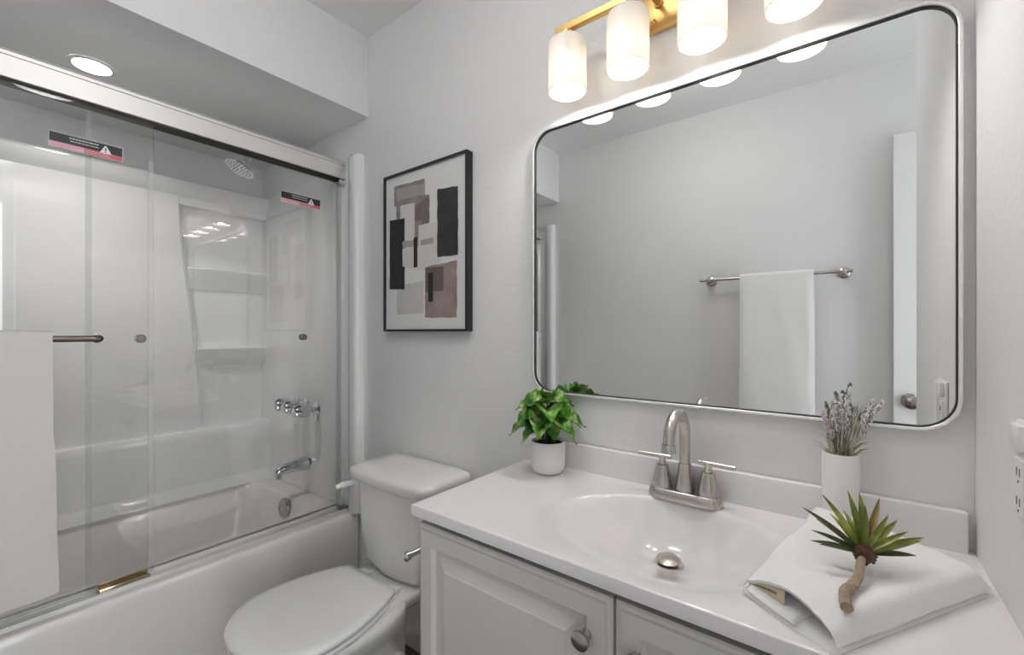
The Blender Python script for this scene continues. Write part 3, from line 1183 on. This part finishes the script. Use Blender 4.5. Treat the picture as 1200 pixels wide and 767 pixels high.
# recessed light in the soffit
rc_l = thing('recessed_light', (-2.04, -.785, 2.104), 'round lit recessed light in the soffit over the bathtub', 'ceiling light')
b = MB()
b.lathe([(.062, 2.1038), (.062, 2.1005), (.058, 2.0985), (.050, 2.0995)], (-2.04, -.785, 0), (0, 0, 1), 36, False, False)
b.build('trim_ring', M['trim'], rc_l)
b = MB()
b.lathe([(.051, 2.1032), (.051, 2.1000), (.03, 2.0985), (.002, 2.0980)], (-2.04, -.785, 0), (0, 0, 1), 36)
b.build('lens', M['lens'], rc_l)
ld = bpy.data.lights.new('recessed_lamp', 'AREA')
ld.shape = 'DISK'
ld.size = .10
ld.energy = CAN_W
ld.spread = RAD(145)
ld.color = (1.0, .975, .94)
lo = bpy.data.objects.new('recessed_lamp', ld)
lo.location = (-2.04, -.785, 2.094)
COL.objects.link(lo)

# added fill light, out of view: a drum glowing on side and underside
ml = thing('added_fill_drum', (-.62, -.80, ZC), 'added white glowing drum on the ceiling, out of view, to brighten the room', 'ceiling light')
b = MB()
b.lathe([(.195, ZC - .0003), (.195, ZC - .018), (.188, ZC - .022)], (-.62, -.80, 0), (0, 0, 1), 40)
b.build('housing', M['trim'], ml)
b = MB()
b.lathe([(.18, ZC - .022), (.18, ZC - .105), (.172, ZC - .118), (.15, ZC - .124), (.003, ZC - .126)], (-.62, -.80, 0), (0, 0, 1), 40)
b.build('diffuser', emit_mat('lit_drum', (1, .985, .97), FILL_W), ml)

# ------------------------------------------------------------------ framed print
PX0, PX1, PZ0, PZ1, PD = -1.462, -1.010, 1.202, 1.810, -.030
pf = thing('framed_print', ((PX0 + PX1) / 2, 0, PZ0), 'abstract print of black, mauve and cream blocks in a thin black frame', 'picture')
b = MB()


def pring(i, y):
    return [(PX0 + i, y, PZ0 + i), (PX1 - i, y, PZ0 + i), (PX1 - i, y, PZ1 - i), (PX0 + i, y, PZ1 - i)]


b.loft([pring(0, -.001), pring(0, PD), pring(.008, PD), pring(.008, PD + .010)], True, False, False)
b.build('frame', M['black'], pf, 20)
b = MB()
b.mats = [M['paper']]
yp = PD + .008
b.loft([pring(.004, -.004), pring(.004, yp)])


def art_map(X, Y):
    """from measured print coordinates to the wall plane"""
    a = (X - 62) / 310.0
    top = 155 - 107 * a
    bot = 730 - 2 * a
    s = (a / 575) / (a / 575 + (1 - a) / 680)
    t = (Y - top) / (bot - top)
    return PX0 + (PX1 - PX0) * s, PZ1 + (PZ0 - PZ1) * t


lay = [0]


def patch(m, quad, rough_e=1.0):
    """a brushed block with slightly uneven edges"""
    lay[0] += 1
    y = yp - .00012 * lay[0]
    b.use(m)
    pts = []
    for k in range(4):
        (xa, ya), (xb_, yb_) = quad[k], quad[(k + 1) % 4]
        N = 10
        for j in range(N):
            t = j / N
            X, Y = xa + (xb_ - xa) * t, ya + (yb_ - ya) * t
            X += rnd.uniform(-1, 1) * rough_e * (0 if j == 0 else 1)
            Y += rnd.uniform(-1, 1) * rough_e * (0 if j == 0 else 1)
            px, pz = art_map(X, Y)
            pts.append((px, y, pz))
    b.poly(pts)


def Q(x0, x1, yl0, yl1, yr0, yr1):
    return [(x0, yl0), (x1, yr0), (x1, yr1), (x0, yl1)]


patch(M['art_grey'], Q(106, 206, 560, 668, 540, 660), 1.5)
patch(M['art_mauve'], Q(96, 210, 186, 262, 155, 225), 1.2)
patch(M['art_mauve'], Q(104, 228, 240, 350, 215, 320), 1.2)
patch(M['art_mauve2'], Q(172, 226, 262, 335, 222, 322), .8)
patch(M['art_band'], Q(106, 212, 196, 240, 172, 214), 1.0)
patch(M['art_mauve'], Q(100, 200, 330, 405, 310, 400), 1.0)
patch(M['art_brown'], Q(212, 330, 488, 678, 462, 676), 1.5)
patch(M['art_brown2'], Q(212, 280, 492, 582, 484, 576), .8)
patch(M['art_cream'], Q(120, 173, 258, 405, 246, 396), .6)
patch(M['art_black'], Q(80, 136, 314, 572, 305, 572), .6)
patch(M['art_band'], Q(128, 268, 392, 416, 376, 402), 1.5)
patch(M['art_cream'], Q(128, 212, 418, 486, 412, 500), .6)
patch(M['art_cream'], Q(188, 270, 332, 500, 316, 466), .6)
patch(M['art_band'], Q(196, 244, 386, 408, 376, 398), 1.5)
patch(M['art_black2'], Q(258, 334, 196, 450, 184, 440), 1.4)
patch(M['art_black'], Q(170, 184, 378, 490, 375, 488), .3)
patch(M['art_black'], Q(224, 242, 510, 618, 508, 618), .3)
b.build('art_print', None, pf)

# ------------------------------------------------------------------ towel bar with towel on the opposite wall
tb = thing('towel_rail', (-.31, YF, 1.48), 'brushed nickel towel rail on the wall opposite the mirror', 'towel rail')
BY_ = -1.492
b = MB()
b.tube([(-.655, BY_, 1.484), (.020, BY_, 1.484)], .0085, 14)
b.build('rail', M['nickel'], tb)
for x in (-.610, -.015):
    b = MB()
    b.lathe([(.027, 0), (.027, .005), (.023, .009), (.012, .012), (.010, .055), (.011, .076), (.004, .078)], (x, YF + .0005, 1.484), (0, 1, 0), 24)
    b.build('post', M['nickel'], tb)
hung_towel('hand_towel', 'white hand towel hanging over the rail opposite the mirror', (-.291, BY_, 1.484), .160, 1.5, .70, .78, .011, .0095, 'x', 1, M['terry'], 5.1, .0, .02)

# ------------------------------------------------------------------ wall outlet on the right wall
ol = thing('wall_outlet', (XR, -.29, 1.03), 'white electrical outlet and switch plate on the right wall beside the mirror', 'outlet')
b = MB()
b.box(XR - .006, XR - .0003, -.3810, -.2640, .965, 1.090, .0025, 2)
b.build('cover_plate', M['plate'], ol)
b = MB()
b.box(XR - .014, XR - .005, -.3120, -.2740, 1.055, 1.087, .003, 2)
b.build('switch', M['plate'], ol)
b = MB()
b.mats = [M['plate'], M['slot']]
b.box(XR - .010, XR - .005, -.3130, -.2760, .975, 1.045, .001, 1)
b.mi = 1
for z in (1.028, .992):
    for dy in (-.006, .006):
        b.box(XR - .0104, XR - .0098, -.2945 + dy - .0012, -.2945 + dy + .0012, z - .005, z + .005)
    b.box(XR - .0104, XR - .0098, -.2965, -.2925, z - .013, z - .010)
b.build('receptacle', None, ol)
b = MB()
b.box(XR - .012, XR - .005, -.3740, -.3360, .972, 1.083, .002, 1)
b.build('rocker', M['plate'], ol)

# ------------------------------------------------------------------ potted plant
PCX, PCY = -.652, -.086
pp = thing('potted_plant', (PCX, PCY, CT), 'small leafy green plant in a white pot on the countertop corner', 'potted plant')
b = MB()
b.lathe([(.028, CT + .0003), (.036, CT + .003), (.043, CT + .012), (.0455, CT + .024), (.0465, CT + .045), (.047, CT + .0865), (.0462, CT + .088), (.0445, CT + .088), (.0435, CT + .0865), (.0430, CT + .07)], (PCX, PCY, 0), (0, 0, 1), 44, True, False)
b.build('pot', M['ceramic'], pp, 50)
b = MB()
rr = []
for r in (.0432, .034, .022, .010, .001):
    rr.append([(PCX + r * cos(2 * pi * k / 30), PCY + r * sin(2 * pi * k / 30), CT + .0795 + (.0 if r > .043 else rnd.uniform(0, .004))) for k in range(30)])
b.loft(rr, True, False, True)
b.build('soil', M['soil'], pp)


def heart_leaf(bm_, base, tip_dir, normal, length, width, droop, m, splits=True):
    """a broad lobed leaf as a curved two-sided sheet"""
    d = Vector(tip_dir).normalized()
    nrm = Vector(normal)
    nrm = (nrm - d * nrm.dot(d)).normalized()
    side = d.cross(nrm)
    bm_.use(m)
    n_u, n_v = 16, 8
    base = Vector(base)
    prev = None
    rows = []
    for i in range(n_u + 1):
        t = i / n_u
        wdt = width * (sin(pi * min(1, t * 1.02 + .06) ** .72)) ** .8 if t < .98 else width * .02
        if splits and .2 < t < .9:
            wdt *= 1 - .24 * max(0, sin(t * 30)) ** 3
        cen = base + d * (length * (t - .12)) - Vector((0, 0, 1)) * (droop * length * t * t)
        row = []
        for j in range(n_v + 1):
            s = -1 + 2 * j / n_v
            lift = (abs(s) ** 1.4) * wdt * .34 - .004 * (1 - abs(s)) + .0035 * sin(t * 22 + s * 2) * abs(s)
            back = -d * (.16 * length * max(0, abs(s) - .15) * (1 - t) ** 3)
            row.append(bm_.bm.verts.new(cen + side * (s * wdt * .5) + nrm * lift + back))
        rows.append(row)
    fs = []
    for i in range(n_u):
        for j in range(n_v):
            fs.append(bm_.bm.faces.new((rows[i][j], rows[i + 1][j], rows[i + 1][j + 1], rows[i][j + 1])))
    bm_._mark(fs)


lv = MB()
st = MB()
FWD = Vector((-sin(YAW), cos(YAW), 0))
RGT = Vector((cos(YAW), sin(YAW), 0))
core = Vector((PCX, PCY, CT + .08))
r3 = random.Random(11)
# (right, towards viewer, up) of each leaf's base, direction, size
leaf_list = [
    # low outer ring
    (-.034, .01, .098, (-1, .15, -.30), .100, .072, .30), (-.022, .03, .090, (-.85, .5, -.45), .088, .062, .32),
    (.034, .01, .098, (1, .1, -.05), .092, .078, .30), (.030, .02, .086, (.85, .5, -.6), .082, .056, .28),
    (.006, .035, .088, (.15, 1, -.65), .074, .074, .2), (-.014, .030, .098, (-.35, 1, -.5), .092, .086, .2),
    (.022, .030, .102, (.5, 1, -.35), .088, .082, .2), (.000, .032, .122, (.05, 1, -.15), .086, .086, .2),
    # upper
    (-.024, .01, .135, (-.95, .3, .12), .088, .070, .30), (-.008, .01, .140, (-.45, .6, .25), .082, .072, .2),
    (.014, .01, .138, (.5, .5, .2), .076, .070, .2), (.018, -.01, .130, (.95, -.2, .12), .078, .062, .25),
    (.006, -.02, .142, (.3, -1, .05), .094, .070, .2), (-.02, -.02, .130, (-.7, -.8, .05), .080, .064, .2),
    (.026, -.02, .128, (.9, -.7, .10), .090, .064, .15), (.002, .0, .146, (.05, .5, .45), .064, .060, .3),
    (-.030, .02, .112, (-1, .6, .0), .092, .070, .35), (.032, .02, .108, (1, .6, -.1), .082, .068, .35),
    (.012, -.03, .135, (.0, -1, .12), .080, .060, .2), (.036, -.01, .112, (1, -.5, -.15), .080, .062, .3),
]
for i, (r_, v_, h_, dd, L_, w_, dr) in enumerate(leaf_list):
    base = core + RGT * (r_ * .85 - .002) - FWD * v_ + Vector((0, 0, h_ - .022))
    d_ = RGT * dd[0] - FWD * dd[1] + Vector((0, 0, dd[2]))
    nr = Vector((0, 0, 1)) - FWD * .55 + d_ * .1
    heart_leaf(lv, base, d_, nr, L_ * .92, w_ * .9, dr, M['leaf2'] if i in (5, 6, 7, 9, 10, 3, 17) else M['leaf'])
    foot = core + Vector((r3.uniform(-.014, .014), r3.uniform(-.014, .014), 0))
    st.tube(bez(foot, foot + Vector((0, 0, .05)), base - d_.normalized() * .03 - Vector((0, 0, .02)), base, 6), .0016, 6)
lv.build('foliage', None, pp, 80)
st.build('stems', M['stem'], pp)

# ------------------------------------------------------------------ lavender vase
VCX, VCY = -.011, -.058
vs = thing('vase', (VCX, VCY, CT), 'white cylindrical vase holding dried lavender behind the folded towel', 'vase')
b = MB()
b.lathe([(.0285, CT + .0003), (.0295, CT + .004), (.0295, CT + .153), (.0288, CT + .155), (.0270, CT + .155), (.0262, CT + .153), (.0262, CT + .10)], (VCX, VCY, 0), (0, 0, 1), 40, True, True)
b.build('vase_body', M['ceramic'], vs, 50)

lav = thing('lavender_bunch', (VCX, VCY, CT + .105), 'bunch of dusty grey lavender standing in the white cylindrical vase', 'flowers')
V0 = Vector((VCX, VCY, CT + .104))
r4 = random.Random(5)
lf = MB()
for i in range(70):
    a = r4.uniform(0, 2 * pi)
    sp_ = r4.uniform(.1, 1)
    foot = V0 + Vector((cos(a), sin(a), 0)) * .016 * sp_
    top = V0 + RGT * (cos(a) * .032 * sp_ + r4.uniform(-.006, .012)) - FWD * (sin(a) * .030 * sp_) + Vector((0, 0, r4.uniform(.080, .142)))
    mid = (foot + top) / 2 + Vector((r4.uniform(-.005, .005), r4.uniform(-.005, .005), .012))
    lf.use(M['lav_leaf'] if r4.random() < .6 else M['lav_leaf_d'])
    lf.tube([foot, foot.lerp(mid, .6), mid, mid.lerp(top, .6), top], [.0012, .0015, .0014, .001, .0003], 5)
for i in range(12):      # short side blades
    a = r4.uniform(0, 2 * pi)
    foot = V0 + Vector((cos(a) * .02, sin(a) * .02, r4.uniform(.045, .07)))
    lf.use(M['lav_leaf'] if r4.random() < .5 else M['lav_leaf_d'])
    lf.tube([foot, foot + Vector((cos(a) * .012, sin(a) * .012, .012)), foot + Vector((cos(a) * .024, sin(a) * .024, .016))], [.0011, .0013, .0003], 5)
lf.build('foliage', None, lav)


def spike(tip_r, tip_v, tip_h, start_h, width, pink=0.0):
    s = MB()
    s.mats = [M['lav_leaf'], M['lav_flower'], M['lav_white'], M['lav_dark'], M['lav_pink']]
    top = V0 + RGT * tip_r - FWD * tip_v + Vector((0, 0, tip_h))
    path = bez(V0 + RGT * tip_r * .12, V0 + RGT * tip_r * .25 + Vector((0, 0, tip_h * .4)), V0 + RGT * tip_r * .6 - FWD * tip_v * .5 + Vector((0, 0, tip_h * .75)), top, 20)
    s.mi = 0
    s.tube(path, .0011, 5)
    for k in range(120):
        t = start_h + (1 - start_h) * r4.random() ** .9
        idx = min(19, int(t * 20))
        c = path[idx].lerp(path[idx + 1], t * 20 - idx)
        dirn = (path[idx + 1] - path[idx]).normalized()
        tt = (t - start_h) / (1 - start_h)
        rad = width * (1 - tt * .72) * r4.uniform(.25, 1)
        v = Vector((r4.uniform(-1, 1), r4.uniform(-1, 1), r4.uniform(-1, 1)))
        v = (v - dirn * v.dot(dirn)).normalized()
        p = c + v * rad
        u = r4.random()
        s.mi = 4 if u < pink else (2 if u < .58 else (3 if u > .84 else 1))
        s.sphere(p, r4.uniform(.0011, .0021), (1, 1, 1.35), 6, 4)
    return s.build('flower_spike', None, lav)


spike(.016, .004, .176, .50, .0095)
spike(.008, .006, .160, .48, .0090)
spike(-.016, .006, .154, .48, .0090)
spike(-.038, .004, .128, .54, .0085, .45)
spike(.078, .004, .150, .52, .0095)
spike(.068, -.006, .150, .50, .0085)
spike(.050, .004, .128, .55, .0075)
spike(.012, -.012, .160, .52, .0080)
spike(.018, .010, .128, .55, .007)
spike(-.008, -.010, .130, .5, .007)

# ------------------------------------------------------------------ folded towel on the counter
# local frame: u along the open mouth (left-back to front), v away from the mouth (towards back right)
A0 = Vector((-.128, -.338, CT))
UU = Vector((.115, -.105, 0))
UL = UU.length
UU = UU.normalized()
VV = Vector((-UU.y, UU.x, 0))           # points to the back right
ZZ = Vector((0, 0, 1))


def tp_(u, v, z):
    return A0 + UU * u + VV * v + ZZ * z


# measured outline of the towel on the counter plane: four corners (mouth left, mouth right, far right, far left)
C_ML, C_MR, C_FR, C_FL = Vector((-.126, -.372, 0)), Vector((-.010, -.452, 0)), Vector((.168, -.165, 0)), Vector((-.058, -.088, 0))


def plan(s, t):
    """s across the mouth (0 left .. 1 right), t away from the mouth"""
    a = C_ML.lerp(C_MR, s)
    b_ = C_FL.lerp(C_FR, s)
    # far edge bows out towards the back wall
    p = a.lerp(b_, t)
    bow = sin(pi * s) * .018 * t
    p += Vector((.25, .9, 0)) * bow
    p += Vector((-.5, -.4, 0)) * (sin(pi * s) * .006 * (1 - t))
    return p


def top_h(s, t):
    """height of the upper layer above the counter"""
    e_l = smooth(s / .10)
    e_r = math.sqrt(max(0, 1 - (1 - min(1, (1 - s) / .08)) ** 2))
    mouth = sin(pi * min(1, max(0, s * .95 + .03)) ** 1.25) ** .75
    h_m = .011 + .034 * mouth
    h_f = .046 - .006 * s
    bl_ = smooth(t / (.55 - .37 * s))
    h = h_m * (1 - bl_) + h_f * bl_
    roll = .022 * math.exp(-((t - .88) / .11) ** 2) * max(0, 1 - s * 1.1)
    h += roll
    lo = .008
    fold = lo + (h - lo) * (e_l if t > .12 else max(e_l, .0)) ** .6 * e_r
    far = smooth((1 - t) / .07) ** .5
    return lo + (fold - lo) * far + .002 * noise.noise(Vector((s * 6, t * 6, 3.3))) + .0015 * noise.noise(Vector((s * 15, t * 15, 1.3)))


ft = thing('folded_towel', (.02, -.26, CT), 'thick white towel folded on the countertop with its open fold facing the sink', 'towel')
b = MB()
NS, NT = 44, 44
TH = .006
upper = b.grid(lambda s, t: tuple(plan(s, t) + ZZ * (CT + top_h(s, t))), NS, NT)
under = b.grid(lambda s, t: tuple(plan(.012 + s * .976, .01 + t * .975) + ZZ * (CT + max(.0075, top_h(.012 + s * .976, .01 + t * .975) - TH))), NS, NT)


def bridge(la, lb):
    for k in range(len(la) - 1):
        try:
            b.bm.faces.new((la[k], la[k + 1], lb[k + 1], lb[k]))
        except ValueError:
            pass


for get in (lambda g: [r[0] for r in g], lambda g: [r[-1] for r in g], lambda g: g[0], lambda g: g[-1]):
    bridge(get(upper), get(under))
b.build('upper_layer', M['terry'], ft, 80)


def slab(s0, s1, t0, t1, z0, z1, seed, name):
    q = MB()
    N = 24

    def rnd_edge(u):
        return smooth(min(u, 1 - u) / .05) ** .5
    def bot(i, j):
        s, t = s0 + (s1 - s0) * i, t0 + (t1 - t0) * j
        return tuple(plan(s, t) + ZZ * (CT + z0))
    def top(i, j):
        s, t = s0 + (s1 - s0) * i, t0 + (t1 - t0) * j
        h = z0 + (z1 - z0) * (.35 + .65 * min(rnd_edge(i), rnd_edge(j)))
        return tuple(plan(s, t) + ZZ * (CT + h + .0008 * noise.noise(Vector((s * 20, t * 20, seed)))))
    g0 = q.grid(bot, N, N)
    g1 = q.grid(top, N, N)
    for get in (lambda g: [r[0] for r in g], lambda g: [r[-1] for r in g], lambda g: g[0], lambda g: g[-1]):
        la, lb = get(g0), get(g1)
        for k in range(len(la) - 1):
            q.bm.faces.new((la[k], la[k + 1], lb[k + 1], lb[k]))
    return q.build(name, M['terry'], ft, 80)


slab(.03, 1.0, -.012, .97, .0004, .0082, 1.0, 'lower_layer')
slab(.10, .66, -.02, .55, .0084, .0165, 2.0, 'inner_fold')
# woven tag inside the fold
b = MB()
b.mats = [M['tag'], M['tag_text']]


def tag_pt(u, w_, e=0.0):
    s = .10 + .42 * u
    t = .03
    return tuple(plan(s, t) + ZZ * (CT + .0145 + w_ * (top_h(s, t) - .0225)) - VV * (.004 + e))


rows = b.grid(lambda u, v: tag_pt(u, v), 12, 4)
b.mi = 1
uu = .10
while uu < .78:
    wl = r4.uniform(.02, .05)
    b.poly([tag_pt(uu, .50, .0006), tag_pt(uu + wl, .50, .0006), tag_pt(uu + wl, .68, .0006), tag_pt(uu, .68, .0006)])
    uu += wl + .025
b.build('tag', None, ft, 60, solid=.0006)['label'] = 'tan woven tag with small dark print'

# ------------------------------------------------------------------ spiky faux succulent on the towel
Hs = Vector((.017, -.305, CT + .071))       # heart of the rosette
su = thing('faux_succulent', (.0, -.36, CT + .05), 'spiky green artificial plant pick with a bare stem lying on the folded towel', 'artificial plant')
b = MB()
path = [Hs + Vector((0, 0, -.002)), Vector((.0135, -.328, CT + .0640)), Vector((.0115, -.348, CT + .0555)), Vector((.0075, -.362, CT + .0515)), Vector((.0010, -.378, CT + .0500)), Vector((-.0035, -.394, CT + .0490)), Vector((-.0030, -.410, CT + .0480)), Vector((-.0010, -.424, CT + .0465))]
dense = []
for i in range(len(path) - 1):
    for k in range(6):
        dense.append(path[i].lerp(path[i + 1], k / 6))
dense.append(path[-1])
b.tube(dense, [(.0046 + .0022 * min(1, i / 28) + r4.uniform(-.0006, .0007)) for i in range(len(dense))], 14)
b.build('stem', M['bark'], su, 60)
b = MB()
for i in range(46):
    a = r4.uniform(0, 2 * pi)
    el = r4.uniform(-.9, .5)
    d = (RGT * cos(a) + FWD * (.25 + .4 * el) * 1.0 + Vector((0, 0, sin(a) * .9)))
    d.normalize()
    p0 = Hs - FWD * .006 + d * .004
    b.tube([p0, p0 + d * .007, p0 + d * .0105 + Vector((0, 0, -.001))], [.0034, .0032, .0012], 6)
b.sphere(tuple(Hs), .0125, (1, 1, 1), 14, 9)
b.build('husk', M['husk'], su)

sl = MB()


def blade(d, L_, w_, bend, m):
    d = Vector(d).normalized()
    upv = Vector((0, 0, 1)) - FWD * .8
    nrm = (upv - d * upv.dot(d)).normalized()
    side = d.cross(nrm)
    sl.use(m)
    rows = []
    nu = 12
    for i in range(nu + 1):
        t = i / nu
        wd = w_ * (.55 + .75 * t if t < .3 else (.775 + .225 * sin((t - .3) * 2.5)) * (1 - ((t - .3) / .7) ** 1.7)) + .0002
        c = Hs + d * (.006 + L_ * t) + nrm * (.006 * sin(t * pi * .5)) - nrm * bend * t * t
        rows.append([c - side * wd * .5 + nrm * wd * .22, c - side * wd * .25 + nrm * wd * .05, c - nrm * wd * .06, c + side * wd * .25 + nrm * wd * .05, c + side * wd * .5 + nrm * wd * .22])
    bot = [[p - nrm * .0009 for p in r] for r in rows]
    rings = [list(r) + list(reversed(q)) for r, q in zip(rows, bot)]
    sl.loft(rings)


# (right, up, towards the wall) of each blade direction, length
bl = [(-.74, .58, .35, .083, .011, 'spiky_dark'), (-.42, .82, .38, .080, .0125, 'spiky'), (.03, .92, .40, .078, .0125, 'spiky'), (.26, .87, .42, .078, .013, 'spiky'),
      (.58, .70, .40, .085, .012, 'spiky_red'), (.84, .36, .35, .082, .012, 'spiky'), (.97, .06, .20, .098, .0115, 'spiky'), (.93, .16, .10, .092, .0115, 'spiky'),
      (.90, -.10, .10, .078, .010, 'spiky_dark'), (-.80, .30, .30, .060, .009, 'spiky_dark'), (-.88, .10, .32, .058, .009, 'spiky_dark'), (-.72, .10, .10, .052, .0085, 'spiky_dark'),
      (.45, .60, .62, .060, .011, 'spiky'), (-.20, .55, .75, .055, .011, 'spiky'), (.16, .55, .75, .060, .012, 'spiky'), (.52, .35, .70, .062, .011, 'spiky'),
      (-.50, .40, .65, .058, .011, 'spiky'), (.10, .75, .10, .060, .010, 'spiky'), (.40, .52, .05, .060, .010, 'spiky'), (.66, -.16, .20, .040, .007, 'spiky_dark'), (.68, .30, .02, .066, .010, 'spiky')]
for rr_, uu_, ff_, L_, w_, mm in bl:
    blade(RGT * rr_ + Vector((0, 0, uu_)) + FWD * ff_, L_, w_ * 1.02, .004, M[mm])
sl.build('leaves', None, su, 70)
